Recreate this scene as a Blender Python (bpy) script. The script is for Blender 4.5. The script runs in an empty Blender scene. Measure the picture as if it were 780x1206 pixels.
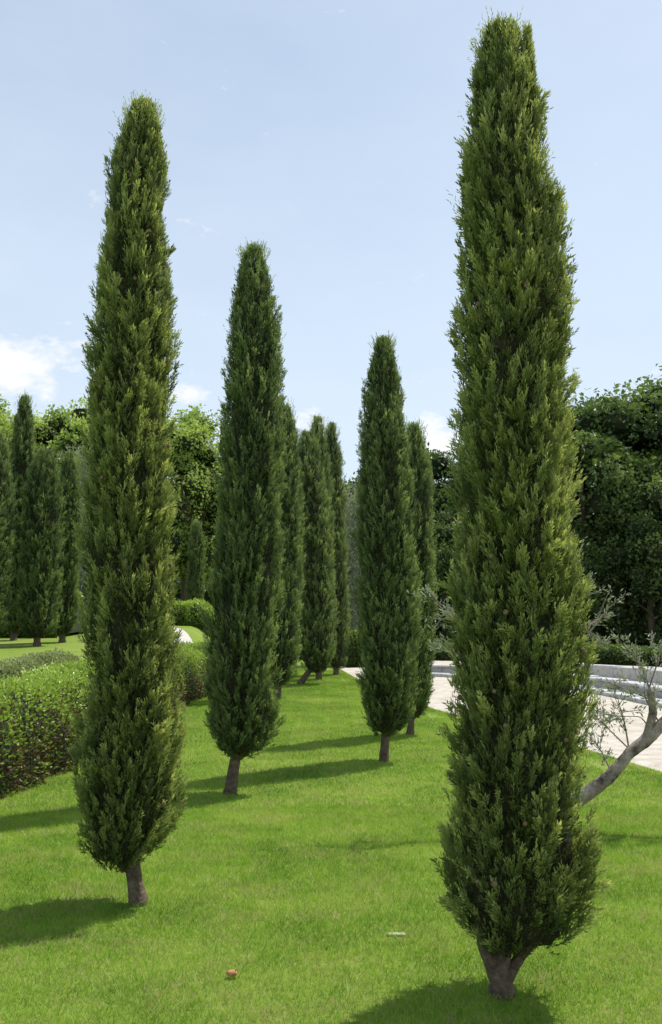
import bpy, math
import numpy as np
from mathutils import Vector

S = bpy.context.scene
COL = S.collection
rng = np.random.default_rng(7)

# ------------------------------------------------------------------ helpers
def sstep(t):
    t = np.clip(t, 0, 1); return t*t*(3-2*t)

def ground_z(x, y):
    x = np.asarray(x, float); y = np.asarray(y, float)
    base = 0.022*np.clip(y-10, 0, 27)
    bank = sstep((-x-3.3)/2.6)*(sstep((y-11)/13)*0.95 + 0.03*np.clip(y-24, 0, 16))
    return base+bank

def norm(v):
    return v/np.maximum(np.linalg.norm(v, axis=-1, keepdims=True), 1e-9)

class Parts:
    def __init__(self): self.V=[];self.Q=[];self.T=[];self.M=[];self.S=[];self.n=0
    def add(self, V, Q, T=None, mat=0, smooth=False):
        V=np.asarray(V,float).reshape(-1,3); Q=np.asarray(Q,int).reshape(-1,4)
        if T is None: T=np.full((len(V),3),0.5)
        self.V.append(V); self.Q.append(Q+self.n); self.T.append(T)
        self.M.append(np.full(len(Q),mat)); self.S.append(np.full(len(Q),smooth)); self.n+=len(V)
    def mesh(self, name, mats):
        V=np.concatenate(self.V);Q=np.concatenate(self.Q);T=np.concatenate(self.T)
        M=np.concatenate(self.M);Sm=np.concatenate(self.S)
        me=bpy.data.meshes.new(name)
        me.vertices.add(len(V)); me.vertices.foreach_set('co',V.astype(np.float32).ravel())
        me.loops.add(len(Q)*4); me.loops.foreach_set('vertex_index',Q.astype(np.int32).ravel())
        me.polygons.add(len(Q)); me.polygons.foreach_set('loop_start',(np.arange(len(Q))*4).astype(np.int32))
        try: me.polygons.foreach_set('loop_total',np.full(len(Q),4,np.int32))
        except Exception: pass
        me.polygons.foreach_set('material_index',M.astype(np.int32))
        me.polygons.foreach_set('use_smooth',Sm.astype(bool))
        a=me.attributes.new('tint','FLOAT_COLOR','POINT')
        c=np.ones((len(V),4),np.float32); c[:,:3]=T
        a.data.foreach_set('color',c.ravel())
        for m in mats: me.materials.append(m)
        me.update(calc_edges=True); me.validate()
        return me
    def obj(self, name, mats, loc=(0,0,0), parent=None):
        o=bpy.data.objects.new(name,self.mesh(name,mats)); COL.objects.link(o); o.location=loc
        if parent: o.parent=parent
        return o

def kites(P, D, L, W, tint, parts, mat, rg, side=None):
    n=len(P); D=norm(D)
    if side is None: side=rg.normal(size=(n,3))
    side=norm(np.cross(D,side)); L=L.reshape(-1,1); W=W.reshape(-1,1)
    bend=norm(np.cross(side,D))*L*0.08
    V=np.stack([P, P+D*L*0.5+side*W*0.5+bend, P+D*L, P+D*L*0.5-side*W*0.5+bend],1).reshape(-1,3)
    Q=np.arange(n*4).reshape(-1,4)
    T=np.repeat(tint,4,axis=0).reshape(n,4,3).copy(); T[:,2,1]=np.minimum(1,T[:,2,1]+.12); T[:,0,1]*=.8
    parts.add(V,Q,T.reshape(-1,3),mat)

def tube(parts, pts, radii, mat=0, seg=10, rough=0.08, rg=rng, cap=False):
    pts=np.asarray(pts,float); n=len(pts)
    m=(n-1)*5+1; t=np.linspace(0,n-1,m)
    P=np.stack([np.interp(t,np.arange(n),pts[:,k]) for k in range(3)],1)
    for _ in range(2):
        P[1:-1]=(P[:-2]+2*P[1:-1]+P[2:])/4
    R=np.interp(t,np.arange(n),radii)
    T=norm(np.gradient(P,axis=0))
    up=np.array([0.31,0.9,0.1]); A=norm(np.cross(T,up)); B=norm(np.cross(T,A))
    if cap:
        R=np.append(R,R[-1]*0.02); P=np.vstack([P,P[-1]+T[-1]*R[-2]*.2]);A=np.vstack([A,A[-1]]);B=np.vstack([B,B[-1]]); m+=1
    th=np.linspace(0,2*np.pi,seg,endpoint=False)
    rr=R[:,None]*(1+rough*rg.normal(size=(1,seg))*.8+rough*rg.normal(size=(m,seg))*.5)
    V=P[:,None]+rr[...,None]*(A[:,None]*np.cos(th)[None,:,None]+B[:,None]*np.sin(th)[None,:,None])
    i=np.arange(m-1)[:,None]; j=np.arange(seg)[None]
    Q=np.stack([i*seg+j,i*seg+(j+1)%seg,(i+1)*seg+(j+1)%seg,(i+1)*seg+j],-1).reshape(-1,4)
    parts.add(V.reshape(-1,3),Q,None,mat,True)

def cubesphere(k=3):
    vs=[];qs=[];b=0
    g=np.linspace(-1,1,k+1)
    for ax in range(3):
        for s in (-1,1):
            u,v=np.meshgrid(g,g,indexing='ij'); w=np.full_like(u,s)
            c=[None]*3; c[ax]=w; c[(ax+1)%3]=u; c[(ax+2)%3]=v
            V=norm(np.stack(c,-1).reshape(-1,3)); vs.append(V)
            i,j=np.meshgrid(np.arange(k),np.arange(k),indexing='ij')
            q=np.stack([i*(k+1)+j,(i+1)*(k+1)+j,(i+1)*(k+1)+j+1,i*(k+1)+j+1],-1).reshape(-1,4)
            if s<0: q=q[:,::-1]
            qs.append(q+b); b+=len(V)
    return np.concatenate(vs),np.concatenate(qs)

def add_blob(parts,c,r,mat,k=3,tint=None):
    V,Q=cubesphere(k); parts.add(V*np.asarray(r)+np.asarray(c),Q,tint,mat,True)

# ------------------------------------------------------------------ materials
def new_mat(name):
    m=bpy.data.materials.new(name); m.use_nodes=True; nt=m.node_tree; nt.nodes.clear()
    out=nt.nodes.new('ShaderNodeOutputMaterial'); return m,nt,out

def ramp(nt, fac, stops):
    r=nt.nodes.new('ShaderNodeValToRGB'); e=r.color_ramp.elements
    e[0].position=stops[0][0]; e[0].color=(*stops[0][1],1)
    e[1].position=stops[-1][0]; e[1].color=(*stops[-1][1],1)
    for p,c in stops[1:-1]:
        x=e.new(p); x.color=(*c,1)
    nt.links.new(fac,r.inputs['Fac']); return r.outputs['Color']

def math_(nt,op,a,b=None,c=None):
    n=nt.nodes.new('ShaderNodeMath'); n.operation=op
    for i,v in enumerate((a,b,c)):
        if v is None: continue
        if isinstance(v,(int,float)): n.inputs[i].default_value=v
        else: nt.links.new(v,n.inputs[i])
    return n.outputs[0]

def noise(nt,scale,detail=4,rough=.55,vec=None):
    n=nt.nodes.new('ShaderNodeTexNoise'); n.inputs['Scale'].default_value=scale
    n.inputs['Detail'].default_value=detail; n.inputs['Roughness'].default_value=rough
    if vec is None:
        g=nt.nodes.new('ShaderNodeNewGeometry'); vec=g.outputs['Position']
    nt.links.new(vec,n.inputs['Vector']); return n.outputs['Fac']

def mixc(nt,f,a,b,mode='MIX'):
    n=nt.nodes.new('ShaderNodeMix'); n.data_type='RGBA'; n.blend_type=mode
    if isinstance(f,(int,float)): n.inputs[0].default_value=f
    else: nt.links.new(f,n.inputs[0])
    for s,v in ((n.inputs[6],a),(n.inputs[7],b)):
        if isinstance(v,tuple): s.default_value=(*v,1)
        else: nt.links.new(v,s)
    return n.outputs[2]

def leaf_mat(name, dark, mid, light, transl=.25, rough=.55, nscale=1.2, namp=.5, spec=.3):
    m,nt,out=new_mat(name)
    a=nt.nodes.new('ShaderNodeAttribute'); a.attribute_name='tint'
    s=nt.nodes.new('ShaderNodeSeparateColor'); nt.links.new(a.outputs['Color'],s.inputs[0])
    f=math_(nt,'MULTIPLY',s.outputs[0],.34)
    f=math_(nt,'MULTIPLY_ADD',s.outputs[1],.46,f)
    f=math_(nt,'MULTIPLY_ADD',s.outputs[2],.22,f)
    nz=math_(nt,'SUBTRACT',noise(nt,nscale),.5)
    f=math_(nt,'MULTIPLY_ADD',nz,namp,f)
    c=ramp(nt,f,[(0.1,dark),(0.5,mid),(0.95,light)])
    p=nt.nodes.new('ShaderNodeBsdfPrincipled'); nt.links.new(c,p.inputs['Base Color'])
    p.inputs['Roughness'].default_value=rough; p.inputs['Specular IOR Level'].default_value=spec
    t=nt.nodes.new('ShaderNodeBsdfTranslucent'); c2=mixc(nt,1.0,c,(1.25,1.25,.7),'MULTIPLY'); nt.links.new(c2,t.inputs['Color'])
    x=nt.nodes.new('ShaderNodeMixShader'); x.inputs[0].default_value=transl
    nt.links.new(p.outputs[0],x.inputs[1]); nt.links.new(t.outputs[0],x.inputs[2]); nt.links.new(x.outputs[0],out.inputs[0])
    return m

def solid_mat(name, stops, scale=8, rough=.85, bump=.0, bscale=30, detail=6, spec=.3):
    m,nt,out=new_mat(name)
    c=ramp(nt,noise(nt,scale,detail),stops)
    p=nt.nodes.new('ShaderNodeBsdfPrincipled'); nt.links.new(c,p.inputs['Base Color'])
    p.inputs['Roughness'].default_value=rough; p.inputs['Specular IOR Level'].default_value=spec
    if bump:
        b=nt.nodes.new('ShaderNodeBump'); b.inputs['Strength'].default_value=bump; b.inputs['Distance'].default_value=.02
        nt.links.new(noise(nt,bscale,6),b.inputs['Height']); nt.links.new(b.outputs[0],p.inputs['Normal'])
    nt.links.new(p.outputs[0],out.inputs[0]); return m

M_cyp=leaf_mat('cypress_foliage',(.035,.052,.018),(.20,.255,.078),(.54,.58,.22),.40,.5,1.8,.4,.4)
M_cyp2=leaf_mat('cypress_foliage_cool',(.032,.052,.022),(.15,.215,.075),(.38,.46,.18),.36,.5,1.2,.4,.4)
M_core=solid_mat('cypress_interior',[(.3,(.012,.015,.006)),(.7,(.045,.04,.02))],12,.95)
M_bark=solid_mat('bark',[(.3,(.06,.043,.03)),(.7,(.20,.145,.10))],26,.9,.8,60)
M_cone=solid_mat('cypress_cone_surface',[(.3,(.12,.08,.045)),(.7,(.22,.16,.095))],60,.8)
M_hedge=leaf_mat('hedge_leaf',(.05,.09,.015),(.20,.31,.045),(.46,.60,.12),.3,.4,1.5,.5,.45)
M_hedge_dry=leaf_mat('hedge_inner_leaf',(.04,.022,.015),(.12,.07,.045),(.22,.16,.085),.15,.5,2,.5)
M_shrub=leaf_mat('grey_shrub_leaf',(.10,.13,.05),(.25,.30,.12),(.42,.46,.2),.25,.55,1.5,.5)
M_chest=leaf_mat('chestnut_leaf',(.020,.042,.012),(.08,.135,.036),(.24,.33,.085),.26,.5,.35,.55)
M_plane=leaf_mat('plane_tree_leaf',(.09,.13,.035),(.26,.36,.085),(.48,.58,.18),.42,.5,.4,.5)
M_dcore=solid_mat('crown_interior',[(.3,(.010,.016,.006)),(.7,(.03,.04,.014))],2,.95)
M_olive=leaf_mat('olive_leaf',(.14,.17,.11),(.28,.32,.22),(.45,.49,.38),.25,.5,1.5,.4)
M_obark=solid_mat('olive_bark',[(.32,(.07,.055,.045)),(.48,(.26,.21,.17)),(.75,(.46,.39,.33))],11,.9,.9,45)

def grass_blade_mat():
    m,nt,out=new_mat('grass_blades')
    a=nt.nodes.new('ShaderNodeAttribute'); a.attribute_name='tint'
    s=nt.nodes.new('ShaderNodeSeparateColor'); nt.links.new(a.outputs['Color'],s.inputs[0])
    n1=noise(nt,.8,6,.68); n2=noise(nt,7,4,.65)
    f=math_(nt,'MULTIPLY',s.outputs[0],.35); f=math_(nt,'MULTIPLY_ADD',n1,1.7,f); f=math_(nt,'MULTIPLY_ADD',n2,.75,f)
    f=math_(nt,'SUBTRACT',f,.9)
    c=ramp(nt,f,[(.15,(.095,.19,.018)),(.5,(.215,.365,.034)),(.75,(.32,.47,.055)),(.98,(.48,.52,.13))])
    pn=noise(nt,2.2,6,.72)
    thr=math_(nt,'MULTIPLY_ADD',pn,-2.6,2.22)
    dry=math_(nt,'GREATER_THAN',s.outputs[2],thr)
    c=mixc(nt,dry,c,(.40,.33,.18))
    p=nt.nodes.new('ShaderNodeBsdfPrincipled'); nt.links.new(c,p.inputs['Base Color']); p.inputs['Roughness'].default_value=.5; p.inputs['Specular IOR Level'].default_value=.3
    t=nt.nodes.new('ShaderNodeBsdfTranslucent'); nt.links.new(mixc(nt,1.0,c,(1.2,1.25,.6),'MULTIPLY'),t.inputs['Color'])
    x=nt.nodes.new('ShaderNodeMixShader'); x.inputs[0].default_value=.4
    nt.links.new(p.outputs[0],x.inputs[1]); nt.links.new(t.outputs[0],x.inputs[2]); nt.links.new(x.outputs[0],out.inputs[0]); return m
M_grass=grass_blade_mat()

def ground_mat():
    m,nt,out=new_mat('lawn_ground')
    n1=noise(nt,.8,6,.68); n2=noise(nt,40,4,.7)
    f=math_(nt,'MULTIPLY_ADD',n2,.5,math_(nt,'MULTIPLY',n1,.6))
    c=ramp(nt,f,[(.3,(.10,.16,.03)),(.5,(.17,.25,.035)),(.75,(.29,.30,.09))])
    p=nt.nodes.new('ShaderNodeBsdfPrincipled'); nt.links.new(c,p.inputs['Base Color']); p.inputs['Roughness'].default_value=.9; p.inputs['Specular IOR Level'].default_value=.1
    b=nt.nodes.new('ShaderNodeBump'); b.inputs['Strength'].default_value=.6; b.inputs['Distance'].default_value=.02
    nt.links.new(noise(nt,90,4,.8),b.inputs['Height']); nt.links.new(b.outputs[0],p.inputs['Normal'])
    nt.links.new(p.outputs[0],out.inputs[0]); return m
M_ground=ground_mat()
M_gravel=solid_mat('pale_gravel',[(.3,(.42,.36,.29)),(.5,(.53,.475,.395)),(.7,(.62,.57,.49))],3.5,.95,.6,120,8)
M_path=solid_mat('path_paving',[(.3,(.42,.40,.37)),(.7,(.56,.53,.49))],4,.9,.3,60)
M_stone=solid_mat('pale_granite',[(.3,(.36,.36,.355)),(.5,(.48,.475,.46)),(.7,(.57,.56,.54))],7,.75,.3,80)

# ------------------------------------------------------------------ ground
def grid_obj(name, xs, ys, zfun, mat):
    X,Y=np.meshgrid(xs,ys,indexing='ij'); Z=zfun(X,Y)
    V=np.stack([X,Y,Z],-1).reshape(-1,3); nx,ny=X.shape
    i=np.arange(nx-1)[:,None]; j=np.arange(ny-1)[None]
    Q=np.stack([i*ny+j,(i+1)*ny+j,(i+1)*ny+j+1,i*ny+j+1],-1).reshape(-1,4)
    p=Parts(); p.add(V,Q,None,0,True); return p.obj(name,[mat])
xs=np.concatenate([[-900,-300,-120,-60,-40],np.arange(-28,8,.3),[8,10,14,20,40,60,120,300,900]])
ys=np.concatenate([[-200,-50,-10],np.arange(-4,48,.4),[50,60,80,120,300,1200]])
grid_obj('ground',xs,ys,lambda x,y:ground_z(x,y),M_ground)

# plaza
by=np.array([-30,-5,3,7,10.8,12.6,15.3,18,22,26,29.6,33,38,48]); bx=np.array([7.5,5,4.3,4.15,3.92,3.53,2.75,1.94,1.25,.65,.28,-.05,-.6,-2])
def plaza_edge(y): return np.interp(y,by,bx)
rows=np.arange(-30,48,.4); U=np.concatenate([[0,.25,.5,1],np.arange(2,34,2)])
Y,Uu=np.meshgrid(rows,U,indexing='ij'); X=plaza_edge(Y)+Uu
Z=ground_z(np.maximum(X,-3),Y)+.018; Z[:,0]-=.04
V=np.stack([X,Y,Z],-1).reshape(-1,3); nx,ny=X.shape
i=np.arange(nx-1)[:,None]; j=np.arange(ny-1)[None]
Q=np.stack([i*ny+j,i*ny+j+1,(i+1)*ny+j+1,(i+1)*ny+j],-1).reshape(-1,4)[:,::-1]
p=Parts(); p.add(V,Q,None,0,True); p.obj('gravel_plaza',[M_gravel])

def resample(pts,step):
    P=np.asarray(pts,float)
    for _ in range(3):
        a=P[:-1]*.75+P[1:]*.25; b=P[:-1]*.25+P[1:]*.75
        P=np.vstack([P[:1],np.stack([a,b],1).reshape(-1,P.shape[1]),P[-1:]])
    d=np.r_[0,np.cumsum(np.linalg.norm(np.diff(P,axis=0),axis=1))]
    t=np.arange(0,d[-1],step)
    return np.stack([np.interp(t,d,P[:,k]) for k in range(P.shape[1])],1)

# path on the bank
pl=resample([(-3.7,17.5),(-4.3,24),(-5.1,30),(-7,36),(-12,41),(-22,44)],.3)
T=norm(np.gradient(pl,axis=0)); N=np.stack([-T[:,1],T[:,0]],1)
w=np.linspace(-.95,.95,9); XY=pl[:,None]+N[:,None]*w[None,:,None]
Z=ground_z(XY[...,0],XY[...,1])+.035; Z[:,0]-=.08; Z[:,-1]-=.08
V=np.concatenate([XY,Z[...,None]],-1).reshape(-1,3); nx,ny=Z.shape
i=np.arange(nx-1)[:,None]; j=np.arange(ny-1)[None]
Q=np.stack([i*ny+j,(i+1)*ny+j,(i+1)*ny+j+1,i*ny+j+1],-1).reshape(-1,4)
p=Parts(); p.add(V,Q[:,::-1],None,0,True); p.obj('garden_path',[M_path])

# ------------------------------------------------------------------ stone basin (curved low walls in blocks)
def block_wall(parts,poly,depth,z0off,h,blk=1.0,gap=.008,mat=0):
    pts=resample(poly,.1); n=int(blk/.1)
    for a in range(0,len(pts)-n,n):
        A=pts[a];B=pts[a+n]; t=norm((B-A)[None])[0]; nn=np.array([t[1],-t[0]])
        A=A+t*gap;B=B-t*gap
        zb=float(ground_z(max(A[0],-3),A[1]))+z0off-(.1 if z0off==0 else 0); zt=float(ground_z(max(A[0],-3),A[1]))+z0off+h+rng.uniform(-.002,.002)
        e=.015
        c=[A-nn*0,B-nn*0,B+nn*depth,A+nn*depth]
        ins=[A+(t+nn)*e,B+(-t+nn)*e,B+(-t-nn)*e+nn*depth,A+(t-nn)*e+nn*depth]
        V=[(*q,zb) for q in c]+[(*q,zt-e) for q in c]+[(*q,zt) for q in ins]
        Q=[(0,1,5,4),(1,2,6,5),(2,3,7,6),(3,0,4,7),(4,5,9,8),(5,6,10,9),(6,7,11,10),(7,4,8,11),(8,9,10,11)]
        parts.add(V,Q,None,mat)
base=[(7.3,12),(6.9,15),(6.6,18),(6.15,21.6),(4.9,24.9),(2.9,26.9),(1.2,27.8)]
p=Parts()
block_wall(p,base,.45,0,.12,1.2)
off=[(x+.55,y+.45) for x,y in base]
block_wall(p,off,.35,0,.26,1.0)
off2=[(x+.50,y+.40) for x,y in base]
block_wall(p,off2,.48,.262,.06,1.4)
off3=[(x+2.6,y+2.1) for x,y in base]
block_wall(p,off3,.4,0,.40,1.4)
p.obj('fountain_basin',[M_stone])

# ------------------------------------------------------------------ cypress generator
def cypress(base,prof,clumps,sprays,K,sz,seed,mat=None,stems=None,cones=0,spur=None,plumeL=(.16,.34),trunk_r=.06,lw=(.2,.32),rag=1.0):
    rg=np.random.default_rng(seed); parts=Parts()
    prof=np.array(prof,float); zs,cx,rr=prof.T
    bx_,by_=base; bz=float(ground_z(bx_,by_))
    ph=rg.uniform(0,6.28,12)
    def bump(z,phi):
        return .985+rag*(.06*np.sin(3*phi+ph[0]+1.3*z)+.05*np.sin(5*phi+ph[1]-2.1*z)+.05*np.sin(2*phi+4.1*z+ph[2])+.055*np.sin(9*phi+ph[3]+3*z)+.05*np.sin(9.7*z+ph[4]+2*phi)+.045*np.sin(15*z+ph[5]-4*phi)+.03*np.sin(23*z+ph[6]+7*phi))
    zz=np.linspace(zs[0],zs[-1],300); dens=np.interp(zz,zs,rr)+.03; cdf=np.cumsum(dens);cdf/=cdf[-1]
    z=np.interp(rg.random(clumps),cdf,zz); phi=rg.uniform(0,2*np.pi,clumps)
    L=rg.uniform(*plumeL,clumps)*np.where(rg.random(clumps)<.15,1.5,1)
    zt=np.minimum(z+L*.9,zs[-1]-.04); z=np.minimum(z,zt-.06)
    def rad(z): return np.interp(z,zs,rr)
    out=np.stack([np.cos(phi),np.sin(phi),np.zeros(clumps)],1)
    pro=rg.uniform(.80,1.01,clumps)+np.where(rg.random(clumps)<.10,rg.uniform(.04,.13,clumps),0)
    # pockets where the foliage opens: clumps set back, shade tinted into their colour
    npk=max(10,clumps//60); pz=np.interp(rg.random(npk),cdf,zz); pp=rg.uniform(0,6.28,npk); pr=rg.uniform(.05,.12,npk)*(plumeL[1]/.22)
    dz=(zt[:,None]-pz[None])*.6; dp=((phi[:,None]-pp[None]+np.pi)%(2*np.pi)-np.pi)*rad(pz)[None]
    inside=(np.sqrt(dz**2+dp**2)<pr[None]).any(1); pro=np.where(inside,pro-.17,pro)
    r0=rad(z)*bump(z,phi)*(pro-rg.uniform(.08,.28,clumps)); r1=rad(zt)*bump(zt,phi)*pro
    c0=np.stack([np.interp(z,zs,cx),np.full(clumps,by_),z],1); c1=np.stack([np.interp(zt,zs,cx),np.full(clumps,by_),zt],1)
    tw=rg.normal(0,.12,clumps); out1=np.stack([np.cos(phi+tw),np.sin(phi+tw),np.zeros(clumps)],1)
    P0=c0+out*r0[:,None]; P1=c1+out1*r1[:,None]
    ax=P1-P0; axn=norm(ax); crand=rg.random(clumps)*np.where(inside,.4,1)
    n=clumps*sprays; ci=np.repeat(np.arange(clumps),sprays)
    t=rg.random(n)**.8; wv=rg.normal(size=(n,3)); wv-= (wv*axn[ci]).sum(1,keepdims=True)*axn[ci]; wv=norm(wv)
    wid=sz*.48*(1-.75*t)*rg.uniform(.2,1,n)
    SP=P0[ci]+ax[ci]*t[:,None]+wv*wid[:,None]
    SD=norm(axn[ci]*1.1+wv*rg.uniform(.1,.5,n)[:,None]*(1-.5*t)[:,None]+out[ci]*rg.uniform(0,.4,n)[:,None]+rg.normal(0,.15,(n,3)))
    SL=sz*rg.uniform(.5,1.15,n)
    plane=norm(np.cross(SD,rg.normal(size=(n,3))))
    srand=rg.random(n)
    m=n*K; si=np.repeat(np.arange(n),K); kk=np.tile(np.arange(K),n)
    tj=(kk/K*.8)*rg.uniform(.85,1.1,m); sgn=np.where(kk%2==0,1,-1)
    ang=np.radians(rg.uniform(15,40,m))*(kk<K-1)
    LD=SD[si]*np.cos(ang)[:,None]+plane[si]*(sgn*np.sin(ang))[:,None]+rg.normal(0,.14,(m,3))
    LP=SP[si]+SD[si]*(SL[si]*tj)[:,None]
    LL=SL[si]*rg.uniform(.32,.55,m); LW=LL*rg.uniform(*lw,m)
    tint=np.stack([crand[ci][si],np.clip(t[si]*.9+tj*.5-.25,0,1),srand[si]],1)  # pale young tips; plume bases darkened, gap shade put into the tint
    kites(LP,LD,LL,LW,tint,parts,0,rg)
    # wispy shoots
    nw=int(90+clumps*.07); zc=rg.uniform(zs[-1]-.3*(zs[-1]-zs[-3])/.6,zs[-1]-.10,nw)
    zc=np.where(rg.random(nw)<.4,zc,np.interp(rg.random(nw),cdf,zz)); zc=np.minimum(zc,zs[-1]-.1); phw=rg.uniform(0,6.28,nw)
    o=np.stack([np.cos(phw),np.sin(phw),np.zeros(nw)],1)
    WP=np.stack([np.interp(zc,zs,cx),np.full(nw,by_),zc],1)+o*(rad(zc)*.93)[:,None]
    WD=norm(o*rg.uniform(.1,.5,(nw,1))+np.array([0,0,1])+rg.normal(0,.12,(nw,3))); wl=rg.uniform(.7,1.3,(nw,1))
    for q in range(7):
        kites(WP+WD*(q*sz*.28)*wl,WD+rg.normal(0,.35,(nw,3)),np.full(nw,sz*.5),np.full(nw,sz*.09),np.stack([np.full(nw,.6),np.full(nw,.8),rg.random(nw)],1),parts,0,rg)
    if spur is not None:
        sx,sy,sz0,sz1,sr=spur; q=900
        tt=rg.random(q); a=rg.uniform(0,6.28,q); r=sr*(1-.8*tt)*rg.uniform(.3,1,q)
        o=np.stack([np.cos(a),np.sin(a),np.zeros(q)],1)
        PP=np.stack([np.full(q,sx),np.full(q,sy),sz0+(sz1-sz0)*tt],1)+o*r[:,None]
        for k in range(5):
            kites(PP+np.array([0,0,1])*k*.012,norm(o*.35+np.array([0,0,1])+rg.normal(0,.25,(q,3))),rg.uniform(.02,.045,q),rg.uniform(.005,.010,q),np.stack([np.full(q,.5),tt,rg.random(q)],1),parts,0,rg)
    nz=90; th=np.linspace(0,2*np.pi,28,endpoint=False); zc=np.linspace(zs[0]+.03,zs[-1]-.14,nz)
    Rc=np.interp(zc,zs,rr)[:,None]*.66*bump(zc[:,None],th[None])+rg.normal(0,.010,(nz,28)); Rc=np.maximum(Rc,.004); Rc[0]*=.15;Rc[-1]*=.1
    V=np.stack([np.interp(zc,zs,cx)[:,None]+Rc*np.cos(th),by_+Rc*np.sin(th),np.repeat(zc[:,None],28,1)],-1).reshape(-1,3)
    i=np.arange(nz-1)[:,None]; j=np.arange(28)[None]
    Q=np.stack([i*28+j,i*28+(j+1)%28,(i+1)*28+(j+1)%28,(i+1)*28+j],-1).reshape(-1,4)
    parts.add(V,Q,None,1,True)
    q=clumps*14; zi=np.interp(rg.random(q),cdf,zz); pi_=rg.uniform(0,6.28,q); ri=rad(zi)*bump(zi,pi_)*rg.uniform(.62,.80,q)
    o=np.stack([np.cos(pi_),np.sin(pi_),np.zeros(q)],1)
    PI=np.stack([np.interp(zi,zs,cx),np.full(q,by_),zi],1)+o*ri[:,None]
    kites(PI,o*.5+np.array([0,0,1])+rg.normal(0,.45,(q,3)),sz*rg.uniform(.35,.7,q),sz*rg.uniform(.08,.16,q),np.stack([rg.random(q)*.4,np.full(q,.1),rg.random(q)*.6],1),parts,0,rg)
    x0=bx_; x1=np.interp(zs[0]+.25,zs,cx)
    if stems is None:
        tube(parts,[(x0,by_,bz-.08),(x0,by_,bz+.03),(x0*.8+x1*.2,by_,(bz+zs[0])/2),(x1,by_,zs[0]+.35)],[trunk_r*1.4,trunk_r*1.1,trunk_r*.9,trunk_r*.75],2,14,.09,rg)
    else:
        for st,rd in stems: tube(parts,st,rd,2,14,.09,rg)
    for k in range(7):
        a=rg.uniform(0,6.28); r=rad(zs[0]+.2)*.7
        tube(parts,[(x1,by_,zs[0]-.02),(x1+math.cos(a)*r*.5,by_+math.sin(a)*r*.5,zs[0]+.1),(x1+math.cos(a)*r,by_+math.sin(a)*r,zs[0]+.3)],[.018,.012,.006],2,6,.05,rg)
    for k in range(cones):
        zc_=np.interp(rg.random(),cdf,zz); a=rg.uniform(math.pi,2*math.pi) if rg.random()<.8 else rg.uniform(0,6.28)
        r=rad(zc_)*.95; s=rg.uniform(.010,.015)
        add_blob(parts,(np.interp(zc_,zs,cx)+r*math.cos(a),by_+r*math.sin(a),zc_),(s,s,s*1.1),3,2)
    return parts.obj('italian_cypress',[mat or M_cyp,M_core,M_bark,M_cone])

profA=[(.18,.83,.08),(.25,.87,.20),(.34,.89,.28),(.467,.90,.335),(.86,.906,.338),(1.345,.94,.322),(1.886,.948,.315),(2.23,.937,.285),(2.756,.942,.295),(3.208,.951,.29),(3.673,.955,.282),(4.15,.915,.235),(4.54,.935,.175),(4.80,.92,.11),(4.98,.925,.045)]
profB=[(.22,-1.35,.12),(.333,-1.33,.23),(.596,-1.296,.304),(.857,-1.288,.33),(1.394,-1.282,.31),(1.944,-1.333,.297),(2.51,-1.35,.295),(3.09,-1.368,.292),(3.685,-1.368,.262),(4.297,-1.369,.235),(4.926,-1.357,.175),(5.245,-1.342,.115),(5.42,-1.33,.04)]
profC=[(.38,-.98,.16),(.485,-.96,.32),(.747,-.964,.36),(1.194,-.97,.385),(2.104,-.944,.395),(3.04,-.90,.365),(4.0,-.874,.35),(4.98,-.867,.30),(5.587,-.873,.215),(5.89,-.886,.13),(6.08,-.89,.04)]
profD=[(.36,.70,.14),(.54,.73,.31),(1.085,.755,.395),(2.19,.755,.405),(3.33,.741,.38),(4.497,.728,.31),(5.21,.722,.205),(5.51,.72,.12),(5.70,.72,.035)]
def gen(z0,z1,xb,xt,R):
    t=np.array([0,.03,.1,.22,.5,.72,.86,.95,1]); f=np.array([.35,.75,.95,1,1.02,.95,.76,.48,.15])
    return np.stack([z0+(z1-z0)*t, xb+(xt-xb)*t, R*f],1)
yA=4.455
stemsA=[([(.81,yA,-.08),(.81,yA,.02),(.80,yA,.10),(.83,yA,.35),(.88,yA,.7)],[.080,.060,.048,.045,.04]),
        ([(.80,yA,.03),(.76,yA-.01,.12),(.715,yA-.01,.24),(.70,yA,.42)],[.030,.026,.022,.013]),
        ([(.82,yA,.05),(.87,yA-.02,.14),(.94,yA-.02,.25),(.99,yA,.42)],[.032,.026,.020,.014])]
cypress((.81,yA),profA,2300,16,8,.064,1,stems=stemsA,cones=34,spur=(1.075,yA,4.35,4.93,.055),plumeL=(.10,.24),rag=1.1)
cypress((-1.214,5.864),profB,2150,16,8,.067,2,cones=24,trunk_r=.055,plumeL=(.11,.26),rag=1.05)
cypress((-1.06,9.7),profC,1800,14,7,.084,3,mat=M_cyp2,plumeL=(.15,.34),trunk_r=.065,rag=.9)
cypress((.68,11.8),profD,1600,13,7,.09,4,mat=M_cyp2,plumeL=(.16,.36),trunk_r=.065,rag=.9)
cypress((1.25,14.3),gen(.35,5.05,1.30,1.36,.33),1000,13,6,.11,5,mat=M_cyp2,plumeL=(.2,.38))
cypress((-1.22,20.3),gen(.5,6.95,-1.16,-1.08,.45),1000,13,6,.13,6,mat=M_cyp2,plumeL=(.22,.42),trunk_r=.09)
cypress((-.82,24.1),gen(.6,7.17,-.36,-.66,.54),1000,13,6,.14,7,mat=M_cyp2,plumeL=(.22,.42),trunk_r=.09)
cypress((-.35,25.8),gen(.6,8.0,-.32,-.40,.42),800,13,6,.14,8,mat=M_cyp2,plumeL=(.22,.42),trunk_r=.09)
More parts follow.
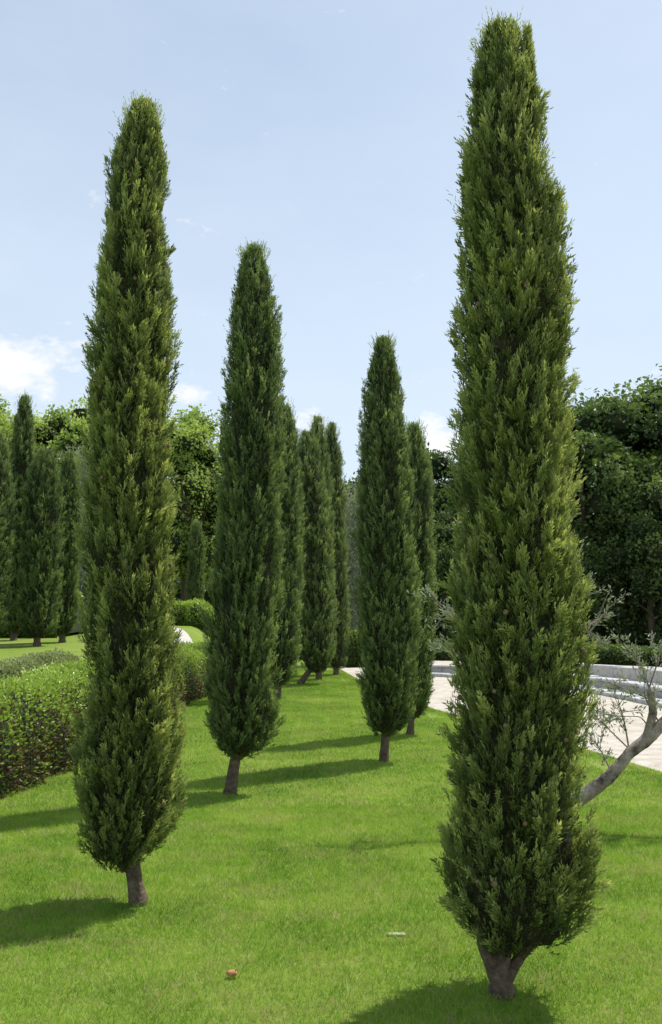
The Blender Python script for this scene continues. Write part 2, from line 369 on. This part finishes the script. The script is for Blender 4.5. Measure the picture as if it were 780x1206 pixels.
cypress((.15,27.6),gen(.55,8.25,.17,.0,.40),800,13,6,.14,9,mat=M_cyp2,plumeL=(.22,.42),trunk_r=.09)
def lc(x,y,ztop,R,seed):
    g=float(ground_z(x,y)); cypress((x,y),gen(g+.2,ztop,x,x,R),900,13,6,.14,seed,mat=M_cyp2,plumeL=(.22,.42),trunk_r=.1,rag=.7)
lc(-9.75,27.5,9.1,.42,10); lc(-9.25,24,7.1,.58,11); lc(-8.2,25,6.85,.58,12); lc(-7.95,26.5,7.05,.40,13); lc(-6.1,40,6.6,.36,14)

# ------------------------------------------------------------------ hedges
def hedge(name,poly,hw,h,n,leaf,mats,seed,dryfrac=0.0,pw=4,lump=1.0):
    rg=np.random.default_rng(seed); parts=Parts()
    pts=resample(poly,.15); T=norm(np.gradient(pts,axis=0)); N=np.stack([T[:,1],-T[:,0]],1); m=len(pts)
    ph=rg.uniform(0,6.28,8)
    def sect(u,s):
        a=np.pi*u; c=np.cos(a); sn=np.sin(a)
        k=(np.abs(c)**pw+np.abs(sn)**pw)**(-1/pw)
        b=1+lump*(.07*np.sin(1.9*s+ph[0]+2*u)+.06*np.sin(4.3*s+ph[1]+5*u)+.04*np.sin(8.1*s+ph[2]-7*u))
        return c*k*hw*b, sn*k*h*(1+.5*(b-1))
    us=np.linspace(0,1,15); ss=np.arange(m)*.15
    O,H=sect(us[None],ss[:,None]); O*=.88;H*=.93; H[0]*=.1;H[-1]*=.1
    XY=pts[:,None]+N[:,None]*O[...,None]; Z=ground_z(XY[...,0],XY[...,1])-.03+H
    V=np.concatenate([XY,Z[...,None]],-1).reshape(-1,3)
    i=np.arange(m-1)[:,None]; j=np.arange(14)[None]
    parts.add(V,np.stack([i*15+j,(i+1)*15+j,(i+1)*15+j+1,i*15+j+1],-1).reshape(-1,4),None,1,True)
    s=rg.uniform(0,ss[-1],n); u=rg.random(n)
    px=np.interp(s,ss,pts[:,0]);py=np.interp(s,ss,pts[:,1]);nx_=np.interp(s,ss,N[:,0]);ny_=np.interp(s,ss,N[:,1])
    O,H=sect(u,s); shr=1-rg.random(n)**2*.14+rg.random(n)**6*.08; O=O*shr; H=H*shr
    X=px+nx_*O; Y=py+ny_*O; Zg=ground_z(X,Y)
    P=np.stack([X,Y,Zg+H],1); o=norm(np.stack([nx_*O/hw,ny_*O/hw,.9*H/h+.15],1))
    D=norm(o+rg.normal(0,.55,(n,3)))
    tint=np.stack([rg.random(n)*.6+.4*(H/h),np.clip((shr-.85)/.17,0,1)*(.35+.65*(H/h)),rg.random(n)],1)  # lower and inner leaves darkened: shade put into the tint, besides dry leaves
    patch=.5+.5*np.sin(2.7*s+ph[5]+3*u)*np.sin(5.1*s+ph[6])
    dry=rg.random(n)<dryfrac*np.clip(1.25-1.35*H/h+.12*patch,0,.85)
    L=leaf*rg.uniform(.7,1.3,n); W=L*rg.uniform(.5,.7,n)
    kites(P[~dry],D[~dry],L[~dry],W[~dry],tint[~dry],parts,0,rg)
    if dry.any(): kites(P[dry],D[dry],L[dry],W[dry],tint[dry],parts,2,rg)
    return parts.obj(name,mats)
hedge('boxwood_hedge',[(-4.6,6.0),(-4.1,9.2),(-3.95,12),(-3.85,15),(-3.75,18),(-3.6,21.5),(-3.2,24)],.74,1.02,95000,.046,[M_hedge,M_dcore,M_hedge_dry],21,.8,2.8,1.2)
hedge('grey_shrub_hedge',[(-9,12.2),(-7.4,14.2),(-6.2,16.5),(-5.6,19)],.8,.5,26000,.05,[M_shrub,M_dcore],22,0,2.4,1.6)
hedge('boxwood_hedge',[(-26,37),(-14,39.5),(-9,39.8),(-5,38.5),(-3,35)],.9,1.0,36000,.10,[M_hedge,M_dcore],23)
hedge('boxwood_hedge',[(-16,30),(-12,30.2),(-8.6,30)],1.2,1.5,26000,.09,[M_hedge,M_dcore],24)
hedge('boxwood_hedge',[(-1.5,37),(4,36.5),(10,34),(14,30),(17,24)],.7,.62,40000,.09,[M_chest,M_dcore],25)
hedge('boxwood_hedge',[(.45,31.5),(.95,31.6),(1.5,31.8)],.5,1.25,9000,.08,[M_chest,M_dcore],26)
hedge('added_understory',[(-3,48),(4,48),(10,45),(16,41),(22,36),(30,28)],1.6,2.4,50000,.2,[M_chest,M_dcore],27,0,2.0,3.0)  # added dark foliage mass, closes the bright gap under the crowns

# ------------------------------------------------------------------ broadleaf trees
def crown_mesh(name,seed,mat,rx=4.6,rz=6.0,zc=7.4,nclump=85,nleaf=330,leaf=.30):
    rg=np.random.default_rng(seed); parts=Parts()
    d=norm(rg.normal(size=(nclump,3))); rr=rg.uniform(.55,.93,nclump)[:,None]
    C=d*rr*np.array([rx,rx,rz])+np.array([0,0,zc]); C[:,2]=np.maximum(C[:,2],1.6)
    R=rg.uniform(.8,1.5,nclump)
    for k in range(nclump):
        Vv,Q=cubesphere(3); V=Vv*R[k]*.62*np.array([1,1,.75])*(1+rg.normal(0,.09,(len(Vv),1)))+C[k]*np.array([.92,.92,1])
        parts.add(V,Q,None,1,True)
    n=nclump*nleaf; ci=np.repeat(np.arange(nclump),nleaf)
    o=norm(rg.normal(size=(n,3))+np.array([0,0,.35])+d[ci]*.5)
    rad=(R[ci]*rg.uniform(.62,1.15,n)*(1+.22*np.sin(o[:,0]*7+ci)+.18*np.sin(o[:,1]*9+ci*2)))[:,None]
    P=C[ci]+o*rad*np.array([1,1,.8])
    D=norm(rg.normal(size=(n,3))+o*.4-np.array([0,0,.35]))
    L=leaf*rg.uniform(.5,1.2,n)
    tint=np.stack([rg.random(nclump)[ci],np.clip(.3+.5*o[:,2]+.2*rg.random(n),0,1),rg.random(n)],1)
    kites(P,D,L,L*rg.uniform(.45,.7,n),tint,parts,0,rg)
    tube(parts,[(0,0,-.4),(0,0,.3),(.1,0,2.5),(0,.1,6),(0,0,10)],[.42,.32,.27,.2,.05],2,12,.06,rg)
    for k in range(9):
        t=C[rg.integers(nclump)]; z0=rg.uniform(2.2,6)
        tube(parts,[(0,0,z0),(t[0]*.5,t[1]*.5,z0+(t[2]-z0)*.6),tuple(t)],[.13,.08,.03],2,7,.06,rg)
    return parts.mesh(name,[mat,M_dcore,M_bark])
chest=[crown_mesh('chestnut_tree_mesh',s,M_chest) for s in (31,32,33)]
plane=[crown_mesh('plane_tree_mesh',s,M_plane,4.4,5.6,7.6,62,420,.24) for s in (41,42)]
def put(name,me,x,y,s=1,rot=0,sz=None):
    o=bpy.data.objects.new(name,me); COL.objects.link(o); o.location=(x,y,float(ground_z(x,y))); o.scale=(s,s,sz or s); o.rotation_euler[2]=rot; return o
r2=np.random.default_rng(5)
for k,(x,y,s) in enumerate([(12.3,43,.93),(17.8,43,1.0),(22.5,39,1.0),(28,34,1.0),(15,48,1.0),(20,50,1.05),(8.2,53,.92),(4.2,60,.92),(10.5,62,1.0),(-.5,63,.9),(-5,66,1.0),(32,42,1.1)]):
    put('chestnut_tree',chest[k%3],x,y,s,r2.uniform(0,6.28))
for k,(x,y,s,z) in enumerate([(14.6,40.5,.62,.62),(11.0,42,.55,.5),(19.3,38.5,.62,.66),(5.5,48,.6,.55),(24,34,.6,.6)]):
    put('chestnut_tree',chest[(k+1)%3],x,y,s,r2.uniform(0,6.28),z)
for k,(x,y,s) in enumerate([(-17.6,46,.93),(-13.2,44.5,.88),(-7.8,47.5,.93),(-22.5,44,.95),(-11,56,1.0),(-3,58,.8),(-28,50,1)]):
    put('plane_tree',plane[k%2],x,y,s,r2.uniform(0,6.28))

def belt():
    rg=np.random.default_rng(51); parts=Parts(); n=90
    x=rg.uniform(-60,60,n); y=rg.uniform(74,86,n); z=rg.uniform(1.5,8.5,n); R=rg.uniform(1.8,3.2,n)
    for k in range(n):
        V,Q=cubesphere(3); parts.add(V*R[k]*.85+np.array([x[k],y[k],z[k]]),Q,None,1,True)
    q=260; ci=np.repeat(np.arange(n),q); o=norm(rg.normal(size=(n*q,3)))
    P=np.stack([x,y,z],1)[ci]+o*(R[ci]*rg.uniform(.75,1.1,n*q))[:,None]; L=rg.uniform(.4,.8,n*q)
    kites(P,rg.normal(size=(n*q,3)),L,L*.6,np.stack([rg.random(n)[ci],np.clip(.3+.5*o[:,2],0,1),rg.random(n*q)],1),parts,0,rg)
    parts.obj('distant_trees',[M_chest,M_dcore])
belt()

def silver(x,y,ztop,R,seed,n=26000):
    rg=np.random.default_rng(seed); parts=Parts(); g=float(ground_z(x,y))
    tube(parts,[(x,y,g-.1),(x+.05,y,g+.8),(x,y,g+2),(x,y,ztop-.6)],[.16,.12,.09,.02],1,10,.07,rg)
    nb=60; a=rg.uniform(0,6.28,nb); zb=rg.uniform(g+1.0,ztop,nb); t=(zb-g-1)/(ztop-g-1); rb=R*np.sqrt(np.clip(1-(2*t-1)**2*.8,0,1))*rg.uniform(.3,.9,nb)
    C=np.stack([x+np.cos(a)*rb,y+np.sin(a)*rb,zb],1)
    for k in range(0,nb,3): tube(parts,[(x,y,max(g+.9,zb[k]-1)),tuple(C[k])],[.04,.012],1,6,.05,rg)
    ci=rg.integers(0,nb,n); P=C[ci]+rg.normal(0,.24,(n,3))*np.array([1,1,1.4])
    D=norm(rg.normal(size=(n,3))+np.array([0,0,-.5])); L=rg.uniform(.07,.14,n)
    kites(P,D,L,L*.3,np.stack([rg.random(nb)[ci],rg.random(n),rg.random(n)],1),parts,0,rg)
    parts.obj('olive_tree',[M_olive,M_obark])
silver(.90,33,6.6,.75,61); silver(-8.9,32,8.2,1.1,62)

# ------------------------------------------------------------------ pruned olive behind the near cypress
def olive():
    rg=np.random.default_rng(71); parts=Parts(); y=8.0
    def br(pts,rd,seg=9): tube(parts,pts,rd,1,seg,.10,rg,cap=True)
    br([(1.70,y,-.1),(1.74,y,.02),(1.95,y,.14),(2.24,y,.30),(2.46,y-.02,.47),(2.62,y-.03,.66),(2.78,y,.76),(2.98,y,.95),(3.25,y+.05,1.12)],[.11,.095,.075,.062,.052,.048,.055,.045,.035],12)
    br([(2.78,y,.78),(2.84,y-.02,1.0),(2.82,y-.03,1.20)],[.044,.036,.034],10)
    br([(1.74,y,.02),(1.70,y,.5),(1.66,y+.05,.95),(1.70,y,1.3)],[.09,.07,.055,.04],12)
    tw=[]
    def twig(a,b,r=.012):
        a=np.array(a);b=np.array(b); mid=(a+b)/2+rg.normal(0,.05,3); br([tuple(a),tuple(mid),tuple(b)],[r,r*.7,r*.3],6); tw.append((a,mid,b))
        for q in range(6):
            t=rg.uniform(.3,1); s=a+(b-a)*t; e=s+norm((b-a)[None])[0]*rg.uniform(.08,.2)+rg.normal(0,.09,3)
            br([tuple(s),tuple((s+e)/2+rg.normal(0,.01,3)),tuple(e)],[r*.45,r*.35,r*.2],5); tw.append((s,(s+e)/2,e))
    B=(1.70,y,1.25)
    for e in [(.93,y,2.0),(1.0,y-.1,1.85),(.98,y,1.55),(1.15,y+.1,2.2),(2.38,y,2.12),(2.5,y,1.92),(2.32,y+.1,1.75),(2.25,y,2.3),(2.45,y,1.6)]: twig(B,e,.014)
    for a,e in [((2.84,y,1.1),(2.45,y,1.25)),((2.84,y,1.15),(2.70,y,1.5)),((2.82,y,1.2),(2.95,y,1.6)),((2.62,y,.68),(2.3,y,1.0)),((2.62,y,.68),(2.5,y-.1,1.15)),((2.98,y,.97),(3.2,y,1.4)),((2.46,y,.47),(2.32,y,.75)),((3.2,y,1.1),(3.3,y,1.5)),((2.78,y,.9),(2.5,y+.1,.95)),((2.9,y,.9),(2.75,y-.1,1.3))]: twig(a,e,.008)
    for a,mid,b in tw:
        n=int(12+rg.random()*26); t=rg.uniform(.25,1,n)[:,None]; P=a+(b-a)*t+rg.normal(0,.016,(n,3))
        D=norm(norm((b-a)[None])+rg.normal(0,.7,(n,3))); L=rg.uniform(.03,.06,n)
        kites(P,D,L,L*.28,np.stack([rg.random(n),rg.random(n),rg.random(n)],1),parts,0,rg)
    parts.obj('olive_tree',[M_olive,M_obark])
olive()

# ------------------------------------------------------------------ grass
def tile(seed,size,n,hh,ww):
    rg=np.random.default_rng(seed); p=Parts()
    x=rg.uniform(-size/2,size/2,n); y=rg.uniform(-size/2,size/2,n); a=rg.uniform(0,6.28,n)
    h=hh*rg.uniform(.4,1.4,n); w=ww*rg.uniform(.7,1.3,n)
    s=np.stack([np.cos(a),np.sin(a),np.zeros(n)],1)*w[:,None]*.5
    lean=rg.normal(0,.6,(n,3))*h[:,None]; lean[:,2]=h
    b=np.stack([x,y,np.full(n,-.004)],1)
    V=np.stack([b-s,b+s,b+lean+s*.25,b+lean-s*.25],1).reshape(-1,3)
    T=np.repeat(np.stack([rg.random(n),np.full(n,.5),rg.random(n)],1),4,axis=0)
    p.add(V,np.arange(n*4).reshape(-1,4),T,0); return p.mesh('grass_tuft_tile',[M_grass])
near=[tile(80+k,.5,2300,.030,.0036) for k in range(3)]
far=[tile(90+k,.5,900,.030,.006) for k in range(3)]
ge=bpy.data.objects.new('grass',None); COL.objects.link(ge)
r3=np.random.default_rng(9)
for yy in np.arange(2.25,31,.5):
    xl=-3.45 if yy>7.5 else -4.3
    for xx in np.arange(xl-.0,4.6,.5):
        if xx+.22>plaza_edge(yy+.25) : continue
        if abs(xx)>yy*.47+1.0: continue
        me=(near if yy<9 else far)[r3.integers(3)]
        o=bpy.data.objects.new('grass_tile',me); COL.objects.link(o); o.parent=ge
        o.location=(xx,yy,float(ground_z(xx,yy))); o.rotation_euler=(math.atan(.022) if yy>10 else 0,0,0)
        k=r3.integers(4)
        if yy<=10: o.rotation_euler[2]=k*math.pi/2
rg=np.random.default_rng(95); n=16000; p=Parts()
y=rg.uniform(6,30,n); x=plaza_edge(y)+rg.normal(-.12,.12,n); x=np.minimum(x,plaza_edge(y)+.06); h=rg.uniform(.02,.045,n)
a=rg.uniform(0,6.28,n); s=np.stack([np.cos(a),np.sin(a),np.zeros(n)],1)*.004; b=np.stack([x,y,ground_z(x,y)],1)
ln=rg.normal(0,.5,(n,3))*h[:,None]; ln[:,2]=h
p.add(np.stack([b-s,b+s,b+ln+s*.25,b+ln-s*.25],1).reshape(-1,3),np.arange(n*4).reshape(-1,4),np.repeat(rg.random((n,3)),4,axis=0),0)
p.obj('grass_fringe',[M_grass],parent=ge)

# fallen fruit / sprinkler cover
M_orange=solid_mat('orange_peel',[(.3,(.34,.14,.06)),(.7,(.48,.24,.12))],40,.7)
p=Parts(); V,Q=cubesphere(6); V=V*np.array([.028,.020,.016]); V*=(1+.08*np.sin(V[:,:1]*180)*np.cos(V[:,1:2]*200)); p.add(V+np.array([-.49,4.66,.024]),Q,None,0,True)
tube(p,[(-.475,4.66,.034),(-.468,4.655,.044)],[.003,.002],1,6); p.obj('fallen_fruit',[M_orange,M_bark])
M_cover=solid_mat('weathered_plastic_cover',[(.3,(.30,.34,.16)),(.7,(.44,.46,.26))],40,.8)
p=Parts()
c=[(-.05,-.02),(.05,-.02),(.05,.02),(-.05,.02)]
V=[(.37+a,5.28+b,.0) for a,b in c]+[(.37+a,5.28+b,.010) for a,b in c]+[(.37+a*.88,5.28+b*.8,.014) for a,b in c]+[(.37+a*.8,5.28+b*.65,.012) for a,b in c]
Q=[(k,(k+1)%4,(k+1)%4+4,k+4) for k in range(4)]+[(k+4,(k+1)%4+4,(k+1)%4+8,k+8) for k in range(4)]+[(k+8,(k+1)%4+8,(k+1)%4+12,k+12) for k in range(4)]+[(12,13,14,15)]
p.add(V,Q,None,0); p.obj('sprinkler_cover',[M_cover])

# ------------------------------------------------------------------ light
el=math.radians(61); az=math.atan2(.80,.60)
d=Vector((math.cos(el)*math.sin(az),math.cos(el)*math.cos(az),math.sin(el)))
L=bpy.data.lights.new('sun','SUN'); L.energy=5.0; L.angle=math.radians(.5); L.color=(1,.965,.90)
lo=bpy.data.objects.new('sun',L); COL.objects.link(lo); lo.rotation_euler=d.to_track_quat('Z','Y').to_euler(); lo.location=(20,15,30)

W=bpy.data.worlds.new('World'); S.world=W; W.use_nodes=True; nt=W.node_tree; nt.nodes.clear()
out=nt.nodes.new('ShaderNodeOutputWorld'); bg=nt.nodes.new('ShaderNodeBackground'); bg.inputs['Strength'].default_value=.15
sky=nt.nodes.new('ShaderNodeTexSky'); sky.sky_type='NISHITA'; sky.sun_disc=False; sky.sun_elevation=el; sky.sun_rotation=az
sky.air_density=1.0; sky.dust_density=1.0; sky.ozone_density=1.2
tc=nt.nodes.new('ShaderNodeTexCoord'); dirv=tc.outputs['Generated']
sp=nt.nodes.new('ShaderNodeSeparateXYZ'); nt.links.new(dirv,sp.inputs[0])
hz=nt.nodes.new('ShaderNodeMapRange'); nt.links.new(sp.outputs[2],hz.inputs[0]); hz.inputs[1].default_value=.1; hz.inputs[2].default_value=.75; hz.inputs[3].default_value=.90; hz.inputs[4].default_value=.42
mp=nt.nodes.new('ShaderNodeMapping'); mp.inputs['Scale'].default_value=(1.2,1.2,3.0); nt.links.new(dirv,mp.inputs[0])
wisp=noise(nt,2.2,6,.6,mp.outputs[0])
hf=math_(nt,'MULTIPLY_ADD',math_(nt,'SUBTRACT',wisp,.5),.35,hz.outputs[0])
c=mixc(nt,hf,sky.outputs[0],(5.3,6.15,7.0))
mp2=nt.nodes.new('ShaderNodeMapping'); mp2.inputs['Scale'].default_value=(1,1,1.9); nt.links.new(dirv,mp2.inputs[0])
cn=noise(nt,16,9,.62,mp2.outputs[0])
tot=None
for (x,y,z,r,g) in [(-.33,.905,.280,.14,1.05),(-.155,.953,.258,.06,.85),(-.01,.971,.225,.08,.8),(.12,.97,.21,.08,.8),(-.5,.83,.25,.14,.8),(.45,.86,.22,.12,.6),(.75,.6,.2,.2,.6),(-.8,.5,.3,.2,.8)]:
    vs=nt.nodes.new('ShaderNodeVectorMath'); vs.operation='SUBTRACT'; nt.links.new(dirv,vs.inputs[0]); vs.inputs[1].default_value=(x,y,z)
    vm=nt.nodes.new('ShaderNodeVectorMath'); vm.operation='MULTIPLY'; nt.links.new(vs.outputs[0],vm.inputs[0]); vm.inputs[1].default_value=(1,1,2.2)
    vl=nt.nodes.new('ShaderNodeVectorMath'); vl.operation='LENGTH'; nt.links.new(vm.outputs[0],vl.inputs[0])
    mr=nt.nodes.new('ShaderNodeMapRange'); nt.links.new(vl.outputs['Value'],mr.inputs[0]); mr.inputs[1].default_value=0; mr.inputs[2].default_value=r; mr.inputs[3].default_value=g; mr.inputs[4].default_value=0
    tot=mr.outputs[0] if tot is None else math_(nt,'MAXIMUM',tot,mr.outputs[0])
cf=math_(nt,'MULTIPLY_ADD',tot,.38,cn)
cr=nt.nodes.new('ShaderNodeMapRange'); nt.links.new(cf,cr.inputs[0]); cr.inputs[1].default_value=.66; cr.inputs[2].default_value=.82; cr.inputs[3].default_value=0; cr.inputs[4].default_value=.9
c=mixc(nt,cr.outputs[0],c,(6.9,6.95,7.0))
nt.links.new(c,bg.inputs['Color']); nt.links.new(bg.outputs[0],out.inputs[0])

# ------------------------------------------------------------------ camera
cd=bpy.data.cameras.new('camera'); co=bpy.data.objects.new('camera',cd); COL.objects.link(co); S.camera=co
co.location=(0,0,1.7); co.rotation_euler=(math.radians(97.7),0,0)
cd.sensor_fit='VERTICAL'; cd.sensor_height=24; cd.lens=24*1044/1206; cd.clip_end=3000; cd.clip_start=.05
S.view_settings.view_transform='Standard'; S.view_settings.look='None'; S.view_settings.exposure=0
